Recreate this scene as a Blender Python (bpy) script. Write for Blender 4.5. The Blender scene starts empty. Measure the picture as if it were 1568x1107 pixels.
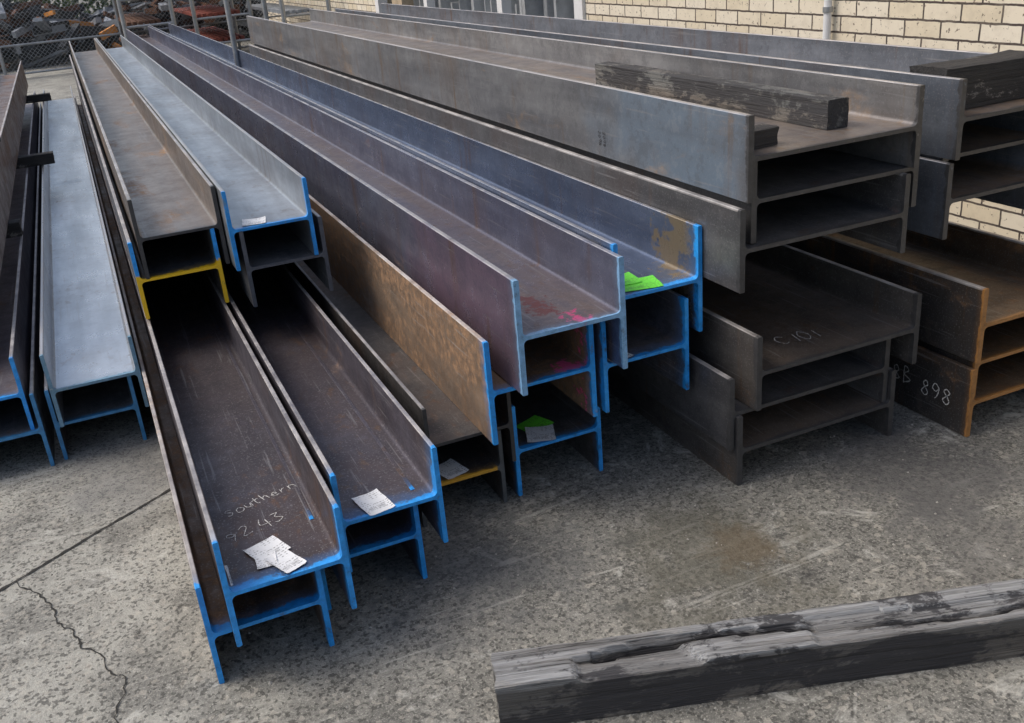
import bpy, math, random
from mathutils import Vector, Matrix, noise
random.seed(7)
sc=bpy.context.scene
COL=bpy.context.collection
# ------------------------------------------------------------ node helpers
class NT:
    def __init__(s,mat):
        mat.use_nodes=True; s.t=mat.node_tree; s.t.nodes.clear()
        s.out=s.n('ShaderNodeOutputMaterial'); s.b=s.n('ShaderNodeBsdfPrincipled')
        s.t.links.new(s.b.outputs[0],s.out.inputs[0])
        s.tc=s.n('ShaderNodeTexCoord').outputs['Object']
    def n(s,k): return s.t.nodes.new(k)
    def l(s,a,b):
        if isinstance(a,bpy.types.NodeSocket): s.t.links.new(a,b)
        else:
            if b.type=='RGBA' and len(a)==3: a=(*a,1)
            b.default_value=a
    def mapv(s,scale,src=None,loc=(0,0,0)):
        m=s.n('ShaderNodeMapping'); s.l(src or s.tc,m.inputs[0]); m.inputs['Scale'].default_value=scale; m.inputs['Location'].default_value=loc
        return m.outputs[0]
    def noise(s,scale,detail=3,rough=.6,vec=None,dist=0):
        m=s.n('ShaderNodeTexNoise'); s.l(vec or s.tc,m.inputs['Vector']); m.inputs['Scale'].default_value=scale
        m.inputs['Detail'].default_value=detail; m.inputs['Roughness'].default_value=rough; m.inputs['Distortion'].default_value=dist
        return m.outputs['Fac']
    def vor(s,scale,vec=None,feat='F1',out='Distance'):
        m=s.n('ShaderNodeTexVoronoi'); m.feature=feat; s.l(vec or s.tc,m.inputs['Vector']); m.inputs['Scale'].default_value=scale
        return m.outputs[out]
    def rng(s,v,a,b,c=0,d=1,smooth=False):
        m=s.n('ShaderNodeMapRange'); s.l(v,m.inputs[0])
        if smooth: m.interpolation_type='SMOOTHSTEP'
        for i,q in enumerate((a,b,c,d)): m.inputs[i+1].default_value=q
        return m.outputs[0]
    def math(s,op,a,b=0.,c=None):
        m=s.n('ShaderNodeMath'); m.operation=op
        for i,q in enumerate((a,b)+((c,) if c is not None else ())):
            if isinstance(q,(int,float)): m.inputs[i].default_value=q
            else: s.l(q,m.inputs[i])
        return m.outputs[0]
    def mix(s,f,a,b,mode='MIX'):
        m=s.n('ShaderNodeMix'); m.data_type='RGBA'; m.blend_type=mode
        if isinstance(f,(int,float)): m.inputs[0].default_value=f
        else: s.l(f,m.inputs[0])
        s.l(a,m.inputs[6]); s.l(b,m.inputs[7]); return m.outputs[2]
    def sep(s,v=None):
        m=s.n('ShaderNodeSeparateXYZ'); s.l(v or s.tc,m.inputs[0]); return m.outputs
    def bump(s,h,strength=.3,dist=.01):
        m=s.n('ShaderNodeBump'); s.l(h,m.inputs['Height']); m.inputs['Strength'].default_value=strength; m.inputs['Distance'].default_value=dist
        s.l(m.outputs[0],s.b.inputs['Normal'])
    def set(s,**k):
        for a,v in k.items():
            i=s.b.inputs[{'col':'Base Color','rough':'Roughness','metal':'Metallic','spec':'Specular IOR Level'}[a]]
            if isinstance(v,(int,float)): i.default_value=v
            else: s.l(v,i)

BLUE=(.02,.31,.84); YEL=(.90,.55,.02); ORG=(.62,.34,.04); DARK=(.05,.05,.053); PINK=(.85,.10,.28)
def steel(name,base=(.10,.115,.14),light=(.2,.225,.27),rust=.3,rustc=(.15,.08,.045),paint=BLUE,pw=.013,metal=.45,rough=.42,patches=(),lower=None,seed=0,dust=.0,b=.29,d=.3,web=None,wf=.6,side=None,flk=1.):
    m=bpy.data.materials.new(name); t=NT(m)
    X,Y,Z=t.sep()[:3]
    v=t.mapv((1,1,1),loc=(seed*3.7,seed*1.3,seed*.7))
    vs=t.mapv((6,.7,6),loc=(seed*2.1,seed*.9,seed))
    n1=t.noise(1.4,4,.62,vs); n2=t.noise(9,4,.65,v); n3=t.noise(170,1,.6,v); n4=t.noise(2.2,3,.6,v); n5=t.noise(32,4,.72,v)
    col=t.mix(t.rng(n1,.32,.7),base,light)
    if side:
        sm=t.math('MULTIPLY',t.rng(X,.003,.006,1,0),t.rng(t.math('ADD',Y,t.rng(n4,.3,.7,-.5,.5)),side[1],side[1]+.6,.85,0))
        sm=t.math('MULTIPLY',sm,t.rng(n1,.25,.65,.5,1))
        col=t.mix(sm,col,side[0])
    if web:   # dirt and rust that settles on the web between the flanges
        inx=t.math('MULTIPLY',t.rng(X,.012,.03),t.rng(X,d-.03,d-.012,1,0)); inz=t.rng(Z,b/2-.002,b/2)
        inz2=t.rng(Z,b/2+.015,b/2+.03,1,0)
        wm=t.math('MULTIPLY',t.math('MULTIPLY',inx,inz),inz2)
        wm=t.math('MULTIPLY',wm,t.rng(n1,.3,.62,.35*wf,wf))
        col=t.mix(wm,col,web)
    col=t.mix(t.rng(n2,.38,.75,0,.45*flk),col,tuple(c*.5 for c in base))
    fl=t.math('ADD',t.math('MULTIPLY',n2,.6),t.math('MULTIPLY',n5,.4))
    col=t.mix(t.rng(fl,.535,.55,0,.36*flk),col,tuple(c*.6 for c in base))
    col=t.mix(t.rng(fl,.44,.425,0,.20*flk),col,tuple(min(1,c*1.5) for c in light))
    warm=tuple((p+q)/2 for p,q in zip(base,rustc))
    col=t.mix(t.rng(n4,.5,.7,0,.6*min(1,flk+.2)),col,warm)
    s=t.noise(3.0,5,.68,t.mapv((1.6,.55,1.6),loc=(seed*5.1,seed,0)),.4)
    lo=.78-.55*rust
    rm=t.math('MULTIPLY',t.rng(s,lo,lo+.16),t.rng(n5,.38,.6,.25,1))
    rc=t.mix(t.rng(n5,.35,.65),tuple(c*.6 for c in rustc),tuple(min(1,c*1.7) for c in rustc))
    col=t.mix(rm,col,rc)
    st=t.noise(1,3,.6,t.mapv((30,16,1.2),loc=(seed,seed*4,0)))
    col=t.mix(t.math('MULTIPLY',t.rng(st,.57,.68,0,.7*min(1,flk+.2)),t.rng(n4,.42,.56)),col,rustc)
    col=t.mix(t.rng(n3,.60,.70,0,.30+dust),col,(.40,.40,.40))
    sc_=t.noise(1,2,.5,t.mapv((90,3,90),loc=(seed,0,0)))
    col=t.mix(t.rng(sc_,.64,.70,0,.35),col,(.36,.36,.37))
    tip=t.math('MULTIPLY',t.math('GREATER_THAN',Z,b-.0018),t.rng(n2,.35,.6,.3,.9))
    col=t.mix(tip,col,(.55,.53,.52))
    for (pc,px,py,pr,side_) in patches:
        dx=t.math('SUBTRACT',X,px); dy=t.math('SUBTRACT',Y,py)
        dd=t.math('SQRT',t.math('ADD',t.math('MULTIPLY',dx,dx),t.math('MULTIPLY',t.math('MULTIPLY',dy,dy),side_)))
        dd=t.math('ADD',dd,t.rng(n2,.25,.75,-pr*.9,pr*.9))
        dd=t.math('ADD',dd,t.rng(n5,.25,.75,-pr*.8,pr*.8))
        col=t.mix(t.rng(dd,pr*.5,pr*.8,.85,0),col,pc)
    if paint:
        yy=t.math('ADD',Y,t.rng(n2,.3,.7,-pw*.8,pw*.8))
        yy=t.math('ADD',yy,t.rng(n5,.3,.7,-pw*.5,pw*.5))
        pm=t.rng(yy,pw*.7,pw*1.15,1,0)
        over=t.rng(yy,pw,pw*3.5,.25,0)
        pcol=t.mix(t.rng(n5,.3,.7),tuple(c*.7 for c in paint),tuple(min(1,c*1.25+.01) for c in paint))
        if lower:
            l,zl=lower[:2]
            zz=t.math('ADD',Z,t.rng(n2,.3,.7,-.02,.02))
            lm=t.rng(zz,zl-.004,zl+.004,1,0)
            if len(lower)>2: lm=t.math('MULTIPLY',lm,t.math('MULTIPLY',t.rng(X,.03,.035),t.rng(X,lower[2],lower[2]+.005,1,0)))
            pcol=t.mix(lm,pcol,l)
        pm=t.math('MULTIPLY',pm,t.rng(n5,.28,.38,.2,1))
        col=t.mix(over,col,pcol); col=t.mix(pm,col,pcol)
        mm=t.math('MULTIPLY',t.math('SUBTRACT',1.,pm),t.rng(rm,0,1,metal,0.05))
        t.set(metal=mm)
    else: t.set(metal=t.rng(rm,0,1,metal,.05))
    t.set(col=col,rough=t.math('ADD',t.rng(rm,0,1,rough,.8),t.rng(fl,.4,.6,-.10*flk,.10*flk)),spec=.5)
    t.bump(t.noise(45,3,.8,v),.22,.004)
    return m

def obj(name,me,parent=None,loc=(0,0,0)):
    o=bpy.data.objects.new(name,me); COL.objects.link(o); o.location=loc
    if parent: o.parent=parent
    return o
def mesh(name,vs,fs,mat=None,smooth=False,ang=30):
    me=bpy.data.meshes.new(name); me.from_pydata([tuple(v) for v in vs],[],fs)
    import bmesh
    bm=bmesh.new(); bm.from_mesh(me); bmesh.ops.recalc_face_normals(bm,faces=bm.faces); bm.to_mesh(me); bm.free()
    if mat: me.materials.append(mat)
    if smooth:
        for p in me.polygons: p.use_smooth=True
        me.set_sharp_from_angle(angle=math.radians(ang))
    return me
def boxes(lst):
    vs=[];fs=[]
    for (x0,x1,y0,y1,z0,z1) in lst:
        b=len(vs); vs+=[(x0,y0,z0),(x1,y0,z0),(x1,y1,z0),(x0,y1,z0),(x0,y0,z1),(x1,y0,z1),(x1,y1,z1),(x0,y1,z1)]
        fs+=[[b+i for i in f] for f in ((0,1,2,3),(4,5,6,7),(0,1,5,4),(1,2,6,5),(2,3,7,6),(3,0,4,7))]
    return vs,fs
# ------------------------------------------------------------ steel beams
def profile(d,b,tf,tw,r):
    c=.0022; N=6; pts=[]
    zc=b/2-tw/2
    pts+=[(0,c),(c,0),(tf-c,0),(tf,c)]
    for i in range(N+1):
        a=math.pi-i*(math.pi/2)/N; pts.append((tf+r+r*math.cos(a),zc-r+r*math.sin(a)))
    for i in range(N+1):
        a=math.pi/2-i*(math.pi/2)/N; pts.append((d-tf-r+r*math.cos(a),zc-r+r*math.sin(a)))
    pts+=[(d-tf,c),(d-tf+c,0),(d-c,0),(d,c)]
    pts+=[(x,b-z) for x,z in reversed(pts)]
    return pts
def beam(x0,x1,z0,b,y0,y1,mat,tf=.014,tw=.010,r=.014,yaw=0):
    d=x1-x0; P=profile(d,b,tf,tw,r); n=len(P); vs=[];fs=[]
    ys=[0,.5,1.2,2.5,4.5,7,y1-y0]; ys=[q for q in ys[:-1] if q<y1-y0-.3]+[y1-y0]
    for k,y in enumerate(ys):
        for (x,z) in P: vs.append((x,y,z))
    for k in range(len(ys)-1):
        for i in range(n):
            j=(i+1)%n; fs.append([k*n+i,k*n+j,(k+1)*n+j,(k+1)*n+i])
    fs.append(list(range(n))); fs.append(list(range((len(ys)-1)*n,len(ys)*n)))
    me=mesh("steel_i_beam",vs,fs,mat,True,35)
    o=obj("steel_i_beam",me,None,(x0,y0,z0)); o.rotation_euler=(0,0,math.radians(yaw)); o["webz"]=b/2+tw/2
    return o

M={}
M['K1']=steel("mill_steel_dark",(.05,.045,.056),(.105,.098,.12),.15,seed=1,metal=.35,rough=.42,b=.287,d=.29,web=(.085,.064,.056),wf=.5,flk=.7,pw=.018)
M['K1b']=steel("mill_steel_rusty_side",(.12,.095,.085),(.22,.17,.14),.62,(.18,.11,.065),seed=2,b=.281,pw=.02)
M['K2']=steel("mill_steel_violet",(.06,.055,.072),(.13,.12,.15),.35,(.15,.09,.055),seed=3,metal=.4,b=.287,d=.277,web=(.085,.065,.06),flk=.7,pw=.02)
M['K3']=steel("mill_steel_grey",(.075,.075,.08),(.16,.15,.145),.3,seed=4,paint=DARK,b=.25)
M['K3b']=steel("mill_steel_yellow_end",(.06,.06,.068),(.12,.12,.12),.4,seed=5,paint=(.08,.09,.1),lower=(ORG,.16,.25),b=.25)
M['M1']=steel("mill_steel_bluish",(.11,.12,.19),(.22,.245,.34),.28,(.17,.10,.065),seed=6,paint=(.20,.40,.64),metal=.55,rough=.32,b=.335,d=.333,web=(.22,.165,.135),wf=.97,side=((.24,.155,.22),.55),patches=((PINK,.20,.02,.05,.4),((.18,.04,.03),.15,.2,.06,.3)),flk=.6)
M['M2']=steel("mill_steel_brown",(.16,.12,.092),(.28,.21,.155),.75,(.20,.12,.068),seed=7,metal=.15,b=.32,d=.339,web=(.2,.13,.1),patches=((PINK,.27,.04,.05,.4),))
M['M3']=steel("mill_steel_mid",(.10,.10,.105),(.18,.17,.17),.4,seed=8,b=.31)
M['S']=steel("mill_steel_blue",(.10,.13,.205),(.20,.25,.36),.15,seed=9,metal=.6,rough=.30,pw=.02,b=.33,d=.294,patches=(((.34,.26,.15),.285,.12,.07,.5),),flk=.5)
M['S2']=steel("mill_steel_blue_low",(.10,.11,.14),(.19,.2,.25),.35,seed=29,metal=.4,pw=.02,b=.30,d=.294,web=(.28,.2,.14))
M['T1']=steel("mill_steel_tan",(.17,.148,.135),(.35,.315,.285),.42,(.21,.125,.065),seed=10,metal=.55,paint=DARK,rough=.36,b=.29,d=.298,web=(.27,.21,.17),wf=.6,flk=.6)
M['T1b']=steel("mill_steel_blue_yellow",(.09,.10,.12),(.18,.18,.19),.2,seed=11,lower=(YEL,.165),b=.287,pw=.022)
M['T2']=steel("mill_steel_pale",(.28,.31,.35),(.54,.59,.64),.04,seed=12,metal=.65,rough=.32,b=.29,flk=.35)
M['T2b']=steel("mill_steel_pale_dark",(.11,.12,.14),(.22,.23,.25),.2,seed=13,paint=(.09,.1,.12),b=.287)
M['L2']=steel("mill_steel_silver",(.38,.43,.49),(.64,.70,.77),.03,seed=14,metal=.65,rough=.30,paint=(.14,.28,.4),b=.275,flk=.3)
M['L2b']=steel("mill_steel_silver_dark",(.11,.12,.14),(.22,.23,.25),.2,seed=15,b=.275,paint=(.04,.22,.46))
M['L1']=steel("mill_steel_plum",(.09,.08,.11),(.18,.17,.2),.2,seed=16,b=.275,flk=.6)
M['LT']=steel("mill_steel_redbrown",(.14,.10,.095),(.22,.17,.15),.5,seed=17,b=.27)
M['PA']=steel("mill_steel_pack",(.165,.17,.185),(.34,.345,.355),.36,(.20,.125,.065),seed=18,paint=DARK,metal=.45,rough=.38,b=.235,d=.602,web=(.28,.22,.175),wf=.85,side=((.20,.28,.38),.25),flk=.7)
M['PB']=steel("mill_steel_pack_dark",(.085,.085,.092),(.17,.17,.175),.25,seed=19,paint=DARK,metal=.35,b=.235,flk=.7)
M['PD']=steel("mill_steel_pack_low",(.08,.075,.075),(.16,.15,.14),.38,(.16,.10,.06),seed=20,paint=DARK,metal=.35,b=.235,d=.615,web=(.18,.14,.11),wf=.8,flk=.7)
M['G']=steel("mill_steel_far",(.12,.14,.175),(.24,.27,.32),.2,seed=21,paint=DARK,metal=.45,b=.235,d=.455,web=(.32,.20,.10),wf=.9,flk=.7)
M['R']=steel("mill_steel_rust",(.085,.075,.066),(.15,.13,.11),.42,(.22,.115,.05),seed=22,paint=(.38,.18,.055),pw=.008,b=.24,d=.459,web=(.22,.15,.09),wf=.9,side=((.06,.062,.07),.9))

YB=16.6
K1=beam(.046,.336,.135,.287,1.975,13.2,M['K1'],.013,.010)
K1b=beam(-.012,.275,.0,.281,2.039,13.2,M['K1b'],.013)
K2=beam(.353,.630,.135,.287,2.125,13.4,M['K2'],.013)
K2b=beam(.292,.576,.0,.285,2.186,13.4,M['K2'],.013)
K3=beam(.692,.966,.132,.25,2.43,16,M['K3'],.012)
K3b=beam(.650,.925,.0,.25,2.43,16,M['K3b'],.012)
M3=beam(.968,1.266,.0,.31,2.44,YB,M['M3'],.013)
M2=beam(.861,1.200,.262,.32,2.33,YB,M['M2'],.015)
M1=beam(.931,1.264,.433,.335,2.25,YB,M['M1'],.016,.012)
S2=beam(1.222,1.516,.27,.30,2.32,YB,M['S2'],.013)
S1=beam(1.268,1.562,.455,.33,2.315,YB,M['S'],.014)
T1b=beam(.047,.347,.427,.287,3.62,13.3,M['T1b'],.014)
T1=beam(.080,.378,.573,.29,3.62,13.4,M['T1'],.014)
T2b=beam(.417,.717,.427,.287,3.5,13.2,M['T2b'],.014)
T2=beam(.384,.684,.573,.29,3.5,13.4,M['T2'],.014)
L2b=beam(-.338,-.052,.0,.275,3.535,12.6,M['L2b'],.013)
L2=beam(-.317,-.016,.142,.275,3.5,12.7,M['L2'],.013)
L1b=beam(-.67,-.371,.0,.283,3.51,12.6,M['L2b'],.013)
L1=beam(-.70,-.40,.145,.275,3.53,12.6,M['L1'],.013)
LT=beam(-.745,-.445,.50,.27,3.9,12.4,M['LT'],.013)
F=beam(1.566,2.172,0,.235,2.139,9.7,M['PD'],.018,.012)
E=beam(1.5435,2.149,.1245,.235,2.15,9.7,M['PB'],.018,.012)
D=beam(1.617,2.232,.25,.235,2.12,9.7,M['PD'],.018,.012)
Cb=beam(1.566,2.166,.625,.24,2.139,9.65,M['PB'],.018,.012)
Bb=beam(1.618,2.215,.755,.235,2.16,9.6,M['PB'],.018,.012)
A=beam(1.590,2.192,.879,.235,2.139,9.64,M['PA'],.018,.012)
G3=beam(2.325,2.775,.63,.235,2.15,9.3,M['G'],.018,.012)
G2=beam(2.350,2.80,.752,.235,2.2,9.3,M['G'],.018,.012)
G1=beam(2.335,2.79,.875,.235,2.14,9.3,M['G'],.018,.012)
R3=beam(2.352,2.81,0,.235,2.005,9.3,M['R'],.018,.012)
R2=beam(2.385,2.84,.122,.235,2.03,9.3,M['R'],.018,.012)
R1=beam(2.356,2.815,.26,.245,2.0,9.3,M['R'],.018,.012)

# ------------------------------------------------------------ labels & chalk
def label_mat(name,c,ink=(.05,.05,.05),k_=.7):
    m=bpy.data.materials.new(name); t=NT(m)
    X,Y,Z=t.sep()[:3]
    ln=t.math('SINE',t.math('MULTIPLY',Y,700.))
    words=t.noise(1,1,.5,t.mapv((170,110,1)))
    blk=t.noise(1,1,.5,t.mapv((18,30,1)))
    k=t.math('MULTIPLY',t.math('MULTIPLY',t.rng(ln,.1,.5),t.rng(words,.48,.56)),t.rng(blk,.44,.5))
    bars=t.math('MULTIPLY',t.rng(t.noise(1,0,.5,t.mapv((650,1,1))),.5,.55),t.math('MULTIPLY',t.math('GREATER_THAN',Y,-.034),t.math('LESS_THAN',Y,-.018)))
    bars=t.math('MULTIPLY',bars,t.math('LESS_THAN',t.math('ABSOLUTE',X),.022))
    col=t.mix(t.math('MULTIPLY',t.math('MAXIMUM',k,bars),k_),c,ink); col=t.mix(t.rng(t.noise(30,4),.5,.8,0,.3),col,tuple(q*.55 for q in c))
    t.set(col=col,rough=.45); t.bump(t.noise(14,3),.3,.005); return m
WL=label_mat("paper_label_white",(.8,.82,.84),k_=.6); GL=label_mat("paper_label_green",(.18,.82,.06),k_=.5)
def label(par,x,y,w,h,mat,rot=0,lift=.0,z=None,curl=.004):
    n=10; vs=[];fs=[]
    z0=(par["webz"] if z is None else z)+.0025+lift
    for j in range(n+1):
        for i in range(n+1):
            u=i/n-.5;v=j/n-.5
            e=.0
            if i in(0,n) or j in(0,n): e=random.uniform(0,.0015)
            px=u*(w-2*e); py=v*(h-2*e)
            zz=.003*max(0,noise.noise(Vector((u*2.1+x*9,v*2+y*7,.4))))+curl*(max(0,abs(u)-.3)/.2)**2*(.5+.5*noise.noise(Vector((x*30,y*30,v*2))))
            vs.append((px,py,zz))
    for j in range(n):
        for i in range(n):
            a=j*(n+1)+i; fs.append([a,a+1,a+n+2,a+n+1])
    me=mesh("label",vs,fs,mat,True,60)
    o=obj("paper_label",me,par,(x,y,z0)); o.rotation_euler=(0,0,math.radians(rot)); return o
label(K1,.122,.13,.085,.085,WL,20); label(K1,.152,.055,.06,.095,WL,24,.002); label(K1,.112,.085,.05,.06,WL,-4,.001)
label(K1,.020,.07,.010,.09,WL,0,0)
label(K2,.105,.05,.075,.11,WL,10)
label(T2,.10,.06,.085,.09,WL,-10)
label(S1,.10,.065,.15,.10,GL,-12); label(S1,.085,.12,.10,.10,GL,-6,.002)
label(S2,.06,.05,.08,.1,WL,10)
label(M3,.12,.12,.10,.09,GL,20); label(M3,.11,.05,.09,.1,WL,-20,.003)
label(K3b,.12,.06,.08,.10,WL,15)
chalk=bpy.data.materials.new("chalk"); t=NT(chalk); t.set(col=t.mix(t.rng(t.noise(260,2),.35,.55),(.2,.19,.19),(.7,.7,.68)),rough=.9)
paintblack=bpy.data.materials.new("stencil_ink"); t=NT(paintblack); t.set(col=(.03,.03,.035),rough=.7)
GLY={'S':[[(.9,.9),(.5,1),(.15,.8),(.4,.55),(.75,.35),(.5,.02),(.05,.1)]],
'o':[[(.5,.6),(.15,.4),(.2,.05),(.6,0),(.85,.3),(.5,.6)]],'u':[[(.15,.55),(.2,.1),(.55,0),(.8,.5)],[(.8,.55),(.85,0)]],
't':[[(.45,.95),(.4,.1),(.7,0)],[(.1,.62),(.8,.66)]],'h':[[(.2,1),(.15,0)],[(.15,.35),(.5,.6),(.75,.4),(.8,0)]],
'e':[[(.15,.3),(.8,.36),(.5,.6),(.15,.3),(.4,0),(.85,.1)]],'r':[[(.2,.55),(.2,0)],[(.2,.35),(.5,.58),(.8,.5)]],'n':[[(.2,.55),(.15,0)],[(.17,.35),(.5,.6),(.75,.4),(.8,0)]],
'9':[[(.8,.8),(.4,1),(.15,.7),(.5,.5),(.8,.75),(.7,.3),(.5,0)]],'2':[[(.1,.8),(.5,1),(.8,.7),(.1,.02),(.9,.05)]],'4':[[(.3,1),(.1,.4),(.85,.42)],[(.65,.8),(.6,0)]],
'3':[[(.1,.95),(.7,.95),(.4,.55),(.8,.3),(.4,0),(.1,.1)]],'C':[[(.85,.85),(.4,1),(.1,.5),(.4,0),(.9,.1)]],'1':[[(.5,1),(.5,0)]],'0':[[(.5,1),(.15,.5),(.5,0),(.85,.5),(.5,1)]],
'8':[[(.5,.5),(.2,.78),(.5,1),(.8,.78),(.5,.5),(.15,.2),(.5,0),(.85,.2),(.5,.5)]],'B':[[(.2,0),(.2,1),(.7,.8),(.25,.52),(.85,.25),(.2,0)]],'.':[[(.4,.02),(.5,.04)]],' ':[]}
def writing(par,txt,x,y,size,rot,z=None,rx=0,w=.0028,mat=None,adv=.8,name="chalk_writing"):
    vs=[];fs=[]; cx=0
    for ch in txt:
        sy=random.uniform(-.08,.08); ss=random.uniform(.88,1.15)
        for st in GLY[ch]:
            P=[Vector(((cx+px*.72*ss)*size+random.uniform(-1,1)*size*.05,(py*ss+sy)*size+random.uniform(-1,1)*size*.05,0)) for px,py in st]
            Q=[]
            for i in range(len(P)-1):
                p0=P[max(i-1,0)];p1=P[i];p2=P[i+1];p3=P[min(i+2,len(P)-1)]
                for k in range(6):
                    u=k/6; Q.append(.5*((2*p1)+(p2-p0)*u+(2*p0-5*p1+4*p2-p3)*u*u+(3*p1-p0-3*p2+p3)*u**3))
            Q.append(P[-1]); b=len(vs)
            for i,q in enumerate(Q):
                dd=(Q[min(i+1,len(Q)-1)]-Q[max(i-1,0)]); dd=dd.normalized() if dd.length>0 else Vector((1,0,0))
                ww=w*(.35+.55*random.random()); nn=Vector((-dd.y,dd.x,0))*ww/2
                vs+=[q-nn,q+nn]
            for i in range(len(Q)-1): fs.append([b+2*i,b+2*i+1,b+2*i+3,b+2*i+2])
        cx+=adv*(.5 if ch in'1.' else 1)
    o=obj(name,mesh(name,vs,fs,mat or chalk),par,(x,y,(par["webz"] if z is None else z)+.0015)); o.rotation_euler=(math.radians(rx),0,math.radians(rot)); return o
writing(K1,"Southern",.062,.335,.036,19,w=.0034,adv=.72)
writing(K1,"92.43",.045,.212,.044,14,w=.0034)
writing(D,"C101",.185,.13,.062,-8,w=.0042)
writing(R3,"8B 898",-.0015,.33,.055,-90,.085,90,w=.0055)
for i in range(2): writing(A,"2098",-.0015,.80+i*.03,.016,180,.085,90,mat=paintblack,name="stencil_mark").rotation_euler=(math.radians(90),math.radians(90),math.radians(-90))
# ------------------------------------------------------------ timbers
def wood(name,base=(.26,.26,.255),dark=(.03,.03,.036),char=.5,seed=0,brown=(.20,.165,.13),top=None):
    m=bpy.data.materials.new(name); t=NT(m)
    g=t.noise(1,5,.75,t.mapv((1.3,60,60),loc=(seed,seed*2,0)),.15)
    gf=t.noise(1,3,.7,t.mapv((5,220,220),loc=(seed,0,0)))
    g2=t.noise(1,3,.6,t.mapv((.6,9,9),loc=(seed,0,seed)),.6)
    p=t.noise(3.4,6,.78,t.mapv((1,2.2,2.2),loc=(seed*3,0,0)),.3)
    col=t.mix(t.rng(g,.36,.62),tuple(c*.35 for c in base),base)
    col=t.mix(t.rng(g2,.48,.66,0,.65),col,brown)
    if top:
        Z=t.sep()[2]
        face=t.rng(Z,top-.022,top-.008,1,0)    # top is paler, sides below it are darker
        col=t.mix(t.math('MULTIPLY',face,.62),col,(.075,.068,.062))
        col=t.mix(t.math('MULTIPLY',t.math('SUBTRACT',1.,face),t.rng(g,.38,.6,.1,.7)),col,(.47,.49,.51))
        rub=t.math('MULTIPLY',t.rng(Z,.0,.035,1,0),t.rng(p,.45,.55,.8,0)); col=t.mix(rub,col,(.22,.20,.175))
        p=t.math('ADD',p,t.rng(Z,top-.03,top-.004,.03,-.03))
    col=t.mix(t.rng(p,.62-.3*char,.67-.3*char,0,.88),col,dark)
    col=t.mix(t.rng(p,.40,.37,0,.5),col,(.36,.35,.33))
    col=t.mix(t.rng(g,.37,.41,.85,0),col,(.015,.015,.016))
    col=t.mix(t.rng(gf,.35,.6,.35,0),col,(.03,.03,.03))
    t.set(col=col,rough=.75); h=t.math('ADD',g,t.math('MULTIPLY',gf,.35)); t.bump(h,1.,.012); return m
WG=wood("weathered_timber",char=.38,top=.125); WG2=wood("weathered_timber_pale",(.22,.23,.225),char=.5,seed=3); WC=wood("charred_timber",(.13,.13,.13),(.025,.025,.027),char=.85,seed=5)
def timber(name,L,w,h,mat,loc,yaw,jit=.004,notch=False,seed=0,seg=80):
    vs=[];fs=[]; prof=[]
    K=14 if notch else 8
    for i in range(K): prof.append((-w/2+w*i/K,0))
    for i in range(K): prof.append((w/2,h*i/K))
    for i in range(K): prof.append((w/2-w*i/K,h))
    for i in range(K): prof.append((-w/2,h-h*i/K))
    n=len(prof)
    for k in range(seg+1):
        x=L*k/seg
        for (py,pz) in prof:
            q=Vector((x*2.0+seed,0,seed)); q2=Vector((x*20,py*60+seed,pz*60)); q3=Vector((x*4,py*6,pz*6+seed))
            dy=noise.noise(q)*jit*1.2+noise.noise(q2)*jit*.35+noise.noise(q3)*jit*.4; dz=noise.noise(q+Vector((9,3,1)))*jit*1.2+noise.noise(q2+Vector((5,5,5)))*jit*.35+noise.noise(q3+Vector((5,5,5)))*jit*.4
            yy=py; zz=pz-.025*h*(1 if (pz>h*.9 and abs(py)>w*.49) else 0)*(1+1.5*max(0,noise.noise(Vector((x*17,py,2)))))
            ax=x
            if k in(0,seg): ax+=noise.noise(Vector((py*30,pz*30,seed)))*jit*2
            if notch and pz>h*.55:
                u=x/L; wv=.010*math.sin(u*19+1)+.004*noise.noise(Vector((x*14,0,3)))
                s=max(0,1-abs(u-.225)/.125); ridge=py-.008+wv
                zz-=.08*min(1,s*5)*max(0,1-abs(ridge)/.011)
                st=1/(1+math.exp(-(u-.085)*500))*(1-1/(1+math.exp(-(u-.20+.35*py)*500)))
                zz-=.017*st*(pz/h)*(1 if py<.010-wv else 0)
                s3=max(0,1-abs(u-.50)/.12); zz-=.035*min(1,s3*5)*max(0,1-abs(py+.02-wv)/.007)
                st2=1/(1+math.exp(-(u-.34)*500))
                zz-=.012*st2*(pz/h)*(1 if py<.02+wv else 0)
            if pz<=0: dz=max(0,dz)*.2
            vs.append((ax,yy+dy,zz+dz))
    for k in range(seg):
        for i in range(n):
            j=(i+1)%n; fs.append([k*n+i,k*n+j,(k+1)*n+j,(k+1)*n+i])
    for k in(0,seg):
        c=len(vs); x=L*k/seg; vs.append((x,0,h/2))
        for i in range(n): fs.append([k*n+i,k*n+(i+1)%n,c])
    me=mesh(name,vs,fs,mat,True,28)
    o=obj(name,me,None,loc); o.rotation_euler=(0,0,math.radians(yaw)); return o
ang=math.degrees(math.atan2(-.365,1.143))
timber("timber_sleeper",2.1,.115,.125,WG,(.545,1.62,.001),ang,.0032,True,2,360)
timber("timber_block",1.40,.075,.085,WG2,(2.0,2.27,1.0035),90,.003,seed=4)
timber("timber_block",.10,.07,.05,WC,(1.645,2.245,1.0035),6,.004,seed=8,seg=12)
timber("timber_block",.40,.15,.13,WC,(2.362,2.30,1.0),0,.007,seed=9,seg=40)
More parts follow.
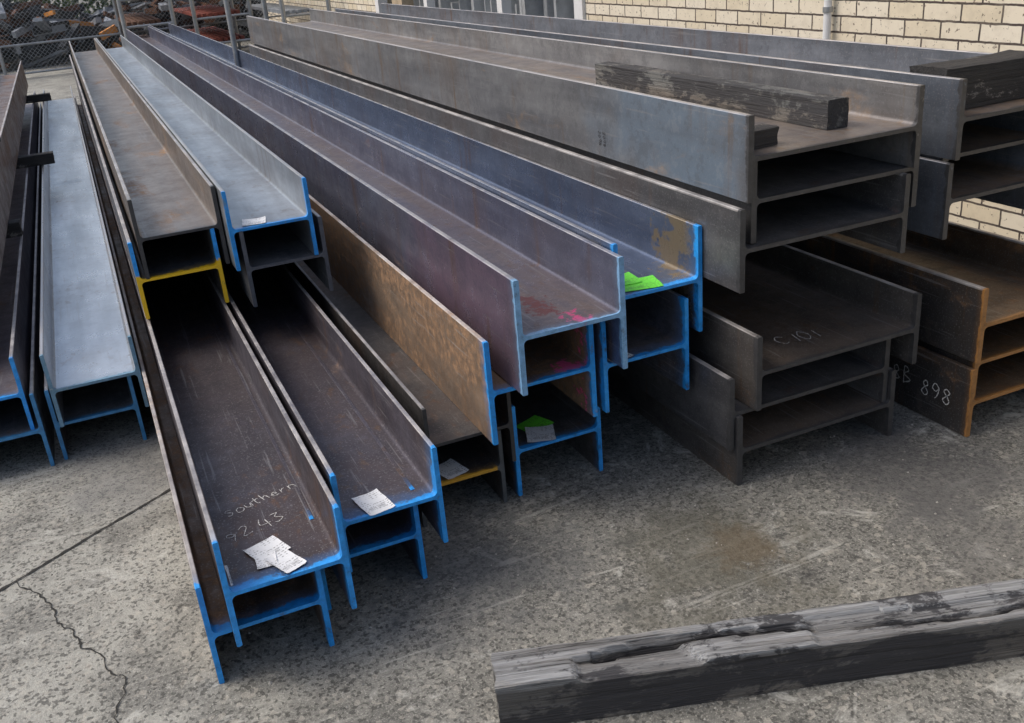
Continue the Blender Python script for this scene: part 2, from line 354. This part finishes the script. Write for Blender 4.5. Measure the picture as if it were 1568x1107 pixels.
for (x,y,z,L,h) in ((1.5,3.3,.49,1.35,.13),(1.5,8.4,.49,1.35,.13),(-.73,5.4,.424,.33,.072),(-.73,7.45,.424,.5,.072),(-.73,11.4,.424,.5,.072),
                    (1.28,3.4,.001,.24,.265),(1.28,9,.001,.24,.265),(2.30,3.3,.508,.55,.12),(2.3,8.3,.508,.55,.12)):
    timber("timber_bearer",L,.09,h,WC,(x,y,z),0,.003,seed=x+y,seg=20)
timber("timber_block",.42,.13,.05,WG2,(-.86,6.2,.772),12,.006,seed=19,seg=30)

# ------------------------------------------------------------ ground
gm=bpy.data.materials.new("concrete"); t=NT(gm)
X,Y,Z=t.sep()[:3]
big=t.noise(.55,3,.6); mid=t.noise(3.2,5,.7); fine=t.noise(48,4,.78); vf=t.noise(170,2,.7)
agg2=t.vor(130,out='Color'); agg3=t.vor(75,out='Color')
col=t.mix(t.rng(big,.35,.65),(.19,.19,.172),(.26,.255,.228))
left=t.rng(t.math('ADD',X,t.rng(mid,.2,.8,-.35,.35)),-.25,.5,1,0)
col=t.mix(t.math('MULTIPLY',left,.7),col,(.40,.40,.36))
col=t.mix(t.rng(mid,.45,.62,0,.6),col,(.105,.105,.098))
pit=t.noise(13,5,.78)
fk=t.math('MULTIPLY',t.rng(fine,.50,.64),t.rng(left,0,1,.85,.4))
col=t.mix(fk,col,(.07,.07,.064))
col=t.mix(t.math('MULTIPLY',t.rng(vf,.54,.66),t.rng(fine,.35,.6,.65,.35)),col,(.52,.51,.46))
ag=t.n('ShaderNodeSeparateColor'); t.l(agg2,ag.inputs[0]); ag3=t.n('ShaderNodeSeparateColor'); t.l(agg3,ag3.inputs[0])
col=t.mix(t.math('MULTIPLY',t.rng(ag.outputs[0],.78,.82),.7),col,(.05,.05,.046))
col=t.mix(t.math('MULTIPLY',t.rng(ag3.outputs[1],.90,.92),.45),col,(.42,.40,.35))
col=t.mix(t.rng(pit,.60,.66,0,.8),col,(.05,.05,.046))
wh=t.noise(5,5,.82,None,.8); col=t.mix(t.rng(wh,.57,.66,0,.6),col,(.52,.52,.48))
scr=t.noise(1,3,.6,t.mapv((2.5,26,1),loc=(3,1,0)),.6); col=t.mix(t.math('MULTIPLY',t.rng(scr,.60,.66,0,.5),t.rng(big,.4,.55)),col,(.48,.48,.44))
def blob(col,x,y,r,c,k,asp=1.):
    dx=t.math('SUBTRACT',X,x); dy=t.math('MULTIPLY',t.math('SUBTRACT',Y,y),asp)
    d=t.math('SQRT',t.math('ADD',t.math('MULTIPLY',dx,dx),t.math('MULTIPLY',dy,dy)))
    d=t.math('ADD',d,t.rng(mid,.2,.8,-r*.8,r*.8)); d=t.math('ADD',d,t.rng(pit,.2,.8,-r*.6,r*.6))
    return t.mix(t.math('MULTIPLY',t.rng(d,r*.3,r*1.1,1,0,True),k),col,c)
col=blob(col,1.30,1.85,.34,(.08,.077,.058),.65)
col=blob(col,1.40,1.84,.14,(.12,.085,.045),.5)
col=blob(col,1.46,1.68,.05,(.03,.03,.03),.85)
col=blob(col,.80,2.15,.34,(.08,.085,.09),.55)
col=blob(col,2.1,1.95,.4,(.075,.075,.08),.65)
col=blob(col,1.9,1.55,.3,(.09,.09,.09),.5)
col=blob(col,-.30,2.02,.035,(.03,.025,.025),.9,1.3)
col=blob(col,.10,1.75,.03,(.03,.03,.03),.8,1.3)
col=blob(col,-.1,3.3,.35,(.13,.135,.14),.55)
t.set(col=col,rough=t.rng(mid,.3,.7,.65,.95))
h=t.math('ADD',fine,t.math('MULTIPLY',pit,-.8)); t.bump(h,.8,.007)
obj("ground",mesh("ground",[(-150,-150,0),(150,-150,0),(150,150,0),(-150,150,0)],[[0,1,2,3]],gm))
cm=bpy.data.materials.new("crack_dark"); t=NT(cm); t.set(col=(.03,.03,.028),rough=.95)
def crack(name,pts,w,jit,step=.012,z=.003):
    P=[]
    for a,b in zip(pts[:-1],pts[1:]):
        a=Vector((*a,0));b=Vector((*b,0));n=max(2,int((b-a).length/step))
        for i in range(n): P.append(a.lerp(b,i/n))
    P.append(Vector((*pts[-1],0))); vs=[];fs=[]
    for i,p in enumerate(P):
        d=(P[min(i+1,len(P)-1)]-P[max(i-1,0)]).normalized(); nrm=Vector((-d.y,d.x,0))
        off=noise.noise(p*9+Vector((w*900,0,0)))*jit+noise.noise(p*45)*jit*.35
        ww=w*(.35+.65*abs(noise.noise(p*30))*2)
        c=p+nrm*off; vs+=[(c-nrm*ww/2+Vector((0,0,z))),(c+nrm*ww/2+Vector((0,0,z)))]
    for i in range(len(P)-1): fs.append([2*i,2*i+1,2*i+3,2*i+2])
    obj(name,mesh(name,vs,fs,cm))
crack("ground_joint",[(-2.6,1.39),(-.525,2.761),(-.017,3.096),(1.2,3.9)],.014,.004)
crack("ground_crack",[(-.473,2.787),(-.336,2.456),(-.23,2.18),(-.234,2.02),(-.20,1.7)],.006,.03)
crack("ground_crack",[(-.40,2.60),(-.33,2.57),(-.27,2.60)],.003,.01)
vs=[];fs=[]
for i in range(520):
    x=random.uniform(-.8,2.6); y=random.uniform(1.25,3.2) if x<0 else random.uniform(1.2,2.3)
    r=random.uniform(.0015,.0045)*(1.6 if random.random()<.06 else 1); b=len(vs); c=Vector((x,y,r*.6)); ra=random.random()*6
    for k in range(5): vs.append(c+Vector((math.cos(ra+k*1.257)*r*random.uniform(.7,1.2),math.sin(ra+k*1.257)*r*random.uniform(.7,1.2),-r*.6)))
    vs.append(c+Vector((random.uniform(-.3,.3)*r,0,r*.5)))
    for k in range(5): fs.append([b+k,b+(k+1)%5,b+5])
gr=bpy.data.materials.new("grit"); t=NT(gr); t.set(col=t.mix(t.rng(t.noise(7,1),.45,.55),(.10,.095,.085),(.36,.35,.32)),rough=.9)
obj("gravel_grit",mesh("grit",vs,fs,gr))
# ------------------------------------------------------------ brick wall & workshop
bw=bpy.data.materials.new("cream_brick"); t=NT(bw)
mp=t.n('ShaderNodeCombineXYZ'); s=t.sep(); t.l(s[1],mp.inputs[0]); t.l(s[2],mp.inputs[1])
wob=t.n('ShaderNodeVectorMath'); wob.operation='ADD'; nn=t.n('ShaderNodeTexNoise'); nn.inputs['Scale'].default_value=18; t.l(t.tc,nn.inputs['Vector'])
sc2=t.n('ShaderNodeVectorMath'); sc2.operation='SCALE'; sc2.inputs['Scale'].default_value=.008; t.l(nn.outputs['Color'],sc2.inputs[0]); t.l(mp.outputs[0],wob.inputs[0]); t.l(sc2.outputs[0],wob.inputs[1])
br=t.n('ShaderNodeTexBrick'); t.l(wob.outputs[0],br.inputs['Vector']); br.inputs['Scale'].default_value=1
br.inputs['Brick Width'].default_value=.24; br.inputs['Row Height'].default_value=.086; br.inputs['Mortar Size'].default_value=.006; br.inputs['Mortar Smooth'].default_value=.2
br.inputs['Color1'].default_value=(.70,.62,.47,1); br.inputs['Color2'].default_value=(.78,.72,.60,1); br.inputs['Mortar'].default_value=(.07,.055,.05,1)
col=t.mix(t.rng(t.noise(9,4,.7),.48,.72,0,.35),br.outputs['Color'],(.42,.36,.28))
col=t.mix(t.rng(t.noise(35,3,.7),.61,.66,0,.85),col,(.12,.09,.07))
t.set(col=col,rough=.9); t.bump(br.outputs['Fac'],-.8,.008)
def plain(name,c,rough=.6,metal=0,var=.3,scale=8):
    m=bpy.data.materials.new(name); t=NT(m)
    t.set(col=t.mix(t.rng(t.noise(scale,3,.7),.35,.7),c,tuple(q*(1-var) for q in c)),rough=rough,metal=metal); return m
white=plain("white_paint",(.78,.79,.8),var=.12); tan=plain("tan_paint",(.5,.4,.28)); dk=plain("dark_interior",(.03,.035,.04)); galv=plain("galvanised_steel",(.42,.44,.46),.45,.6)
rustm=plain("rusty_metal",(.16,.08,.05),.8,0,.6,20); redm=plain("red_oxide",(.25,.06,.04),.7,0,.5); orange=plain("orange_paint",(.6,.25,.05)); bluep=plain("blue_panel",(.12,.2,.3)); greyp=plain("grey_sheet",(.3,.33,.37),.5,.2)
wsp=bpy.data.objects.new("workshop_building",None); COL.objects.link(wsp)
obj("brick_walls",mesh("w",*boxes([(4.0,4.24,-3,7.6,0,3.6),(4.0,4.24,13.6,22,0,3.6),(4.001,4.239,7.6,13.6,2.7,3.599)]),bw),wsp)
obj("door_frames",mesh("w",*boxes([(3.97,4.1,7.602,7.75,0,2.698),(3.97,4.1,13.45,13.598,0,2.698),(3.98,4.08,9.3,9.42,0,2.698),(3.98,4.08,11.5,11.62,0,2.698)]),white),wsp)
obj("tan_column",mesh("w",*boxes([(3.9,4.05,12.2,12.6,0,2.69)]),tan),wsp)
obj("interior_back",mesh("w",*boxes([(6.5,6.6,6,15,0,3.5),(4.3,6.5,6,6.1,0,3.5),(4.3,6.5,14.9,15,0,3.5)]),dk),wsp)
obj("roof",mesh("w",*boxes([(4.0,9,-3.2,22.2,3.602,3.75)]),greyp),wsp)
rk=[]
for i in range(34): 
    y=7.85+i*.16; rk.append((4.26+random.random()*.3,4.7+random.random()*.4,y,y+.02+random.random()*.05,.0,.9+random.random()*1.0))
obj("sheet_metal_rack",mesh("w",*boxes(rk),plain("bright_sheet",(.6,.63,.66),.35,.4)),wsp)
obj("shelf_stock",mesh("w",*boxes([(4.9,5.8,8+i*1.1,8.7+i*1.1,.4+.1*(i%3),.75+.2*(i%2)) for i in range(5)]),bluep),wsp)
def tube(name,p0,p1,r,mat,parent=None,seg=12):
    p0=Vector(p0);p1=Vector(p1);d=(p1-p0).normalized();a=d.orthogonal().normalized();b=d.cross(a);vs=[];fs=[]
    for p in(p0,p1):
        for i in range(seg):
            an=2*math.pi*i/seg; vs.append(p+(a*math.cos(an)+b*math.sin(an))*r)
    for i in range(seg): fs.append([i,(i+1)%seg,seg+(i+1)%seg,seg+i])
    fs+=[list(range(seg)),list(range(seg,2*seg))]
    return obj(name,mesh(name,vs,fs,mat,True,50),parent)
dp=tube("drain_pipe",(3.96,4.62,0),(3.96,4.62,3.5),.022,white,None)
for zz in (.6,1.05,1.9): tube("pipe_clip",(3.96,4.62,zz),(3.96,4.62,zz+.03),.028,galv,dp)
# ------------------------------------------------------------ fence and yard behind
fe=bpy.data.objects.new("chain_link_fence",None); COL.objects.link(fe)
for i in range(6): tube("post_%d"%i,(-5+i*2.0,19.5,0),(-5+i*2.0,19.5,1.9),.03,galv,fe)
for zz in(.08,.55,1.85): tube("rail_%d"%int(zz*10),(-5.0,19.5,zz),(5.0,19.5,zz),.018,galv,fe)
ws=[];wf=[]
def wire(a,b,r=.0022):
    k=len(ws); 
    for (x,z) in(a,b):
        ws.extend([(x-r,19.5-r,z),(x+r,19.5-r,z),(x+r,19.5+r,z),(x-r,19.5+r,z)])
    for i in range(4): wf.append([k+i,k+(i+1)%4,k+4+(i+1)%4,k+4+i])
x=-6.8
while x<5:
    for s_ in(1,-1):
        xa=x if s_==1 else x+1.75; xb=x+1.75 if s_==1 else x
        if min(xa,xb)>=-5 and max(xa,xb)<=5: wire((xa,.08),(xb,1.83),.0035)
    x+=.075
obj("wire_mesh",mesh("w",ws,wf,galv),fe)
def pile(name,cx,cy,n,sx,sy,mats,hz=.8):
    e=bpy.data.objects.new(name,None); COL.objects.link(e)
    for mi,mt in enumerate(mats):
        vs=[];fs=[]
        for i in range(n if mt is not orange else n//5):
            L=random.uniform(.2,1.2);w=random.uniform(.03,.18);h=random.uniform(.02,.16)
            v,f_=boxes([(-L/2,L/2,-w/2,w/2,0,h)]); x0=cx+random.uniform(-sx,sx); y0=cy+random.uniform(-sy,sy)
            z0=random.uniform(0,hz)*max(.15,1-abs(x0-cx)/sx*.7)
            R=Matrix.Rotation(random.uniform(0,3.14),3,'Z')@Matrix.Rotation(random.uniform(-.35,.35),3,'Y')
            b=len(vs); vs+=[R@Vector(q)+Vector((x0,y0,z0+.1)) for q in v]; fs+=[[b+k for k in q] for q in f_]
        obj("scrap_%d"%mi,mesh("w",vs,fs,mt),e)
pile("scrap_metal_pile",-1.2,23,120,2.2,1.6,[rustm,dk,orange,greyp,dk],1.2)
pile("scrap_metal_pile",2.6,24,120,2.4,1.8,[rustm,dk,dk,greyp],1.1)
def rack(x,y,w,mat):
    e=bpy.data.objects.new("stock_rack",None); COL.objects.link(e)
    for dx in(0,w): tube("upright",(x+dx,y,0),(x+dx,y,1.9),.035,galv,e)
    for zz in(.35,.75,1.15):
        tube("arm",(x,y,zz),(x+w,y,zz),.02,galv,e)
        obj("bar_stock",mesh("w",*boxes([(x+.05+i*.09,x+.11+i*.09,y+.05,y+3.5,zz+.02,zz+.07) for i in range(int(w/.1)-1)]),mat),e)
rack(.95,17.2,.75,rustm); rack(2.05,17.4,.9,redm); rack(3.1,15.5,.7,greyp)
for (x,y) in((1.52,10.2),(2.0,10.9)): tube("steel_post",(x,y,0),(x,y,1.9),.026,galv)
obj("storage_shed",mesh("w",*boxes([(-9,-3.4,31,36,0,3),(3.6,9,30,36,0,3.2)]),greyp))
lf=bpy.data.materials.new("foliage"); t=NT(lf); t.set(col=t.mix(t.rng(t.noise(6,2),.35,.65),(.03,.06,.02),(.10,.14,.04)),rough=.7)
vs=[];fs=[]
for i in range(7000):
    x=random.uniform(-3.5,4);y=27+random.uniform(-.7,.7);z=random.uniform(0,1)**.7*(2.0+.6*noise.noise(Vector((x*.9,0,3))))
    a=Vector((random.gauss(0,1),random.gauss(0,1),random.gauss(0,1))).normalized()*.07;b=a.orthogonal().normalized()*.04;c=Vector((x,y,z));k=len(vs)
    vs+=[c-a,c+b,c+a,c-b];fs.append([k,k+1,k+2,k+3])
obj("hedge",mesh("w",vs,fs,lf))
# ------------------------------------------------------------ light
w=bpy.data.worlds.new("World"); sc.world=w; w.use_nodes=True; nt=w.node_tree
sky=nt.nodes.new("ShaderNodeTexSky"); sky.sky_type='NISHITA'; sky.sun_disc=False
el=math.radians(54); az=math.radians(-66)
sky.sun_elevation=el; sky.sun_rotation=az; sky.air_density=1.1; sky.dust_density=5; sky.ozone_density=.8
bg=nt.nodes["Background"]; nt.links.new(sky.outputs[0],bg.inputs[0]); bg.inputs[1].default_value=.15
sl=bpy.data.lights.new("sun",'SUN'); sl.energy=1.5; sl.angle=math.radians(30); sl.color=(1,.95,.88)
so=bpy.data.objects.new("sun",sl); COL.objects.link(so)
dirv=Vector((math.sin(az)*math.cos(el),math.cos(az)*math.cos(el),math.sin(el)))
so.rotation_euler=dirv.to_track_quat('Z','Y').to_euler()
sc.view_settings.view_transform='Standard'; sc.view_settings.look='None'; sc.view_settings.exposure=0
# ------------------------------------------------------------ camera
f=1500.
d=Vector((-716,591,-f)).normalized()
x=Vector((3977,1013,-f)); x=(x-d*x.dot(d)).normalized(); z=x.cross(d)
R=Matrix(((x.x,x.y,x.z),(d.x,d.y,d.z),(z.x,z.y,z.z)))
cam=bpy.data.cameras.new("camera"); cam.lens=36*f/1568; cam.clip_end=500; cam.clip_start=.05
co=bpy.data.objects.new("camera",cam); COL.objects.link(co); co.matrix_world=Matrix.Translation((0,0,1.6))@R.to_4x4()
sc.camera=co
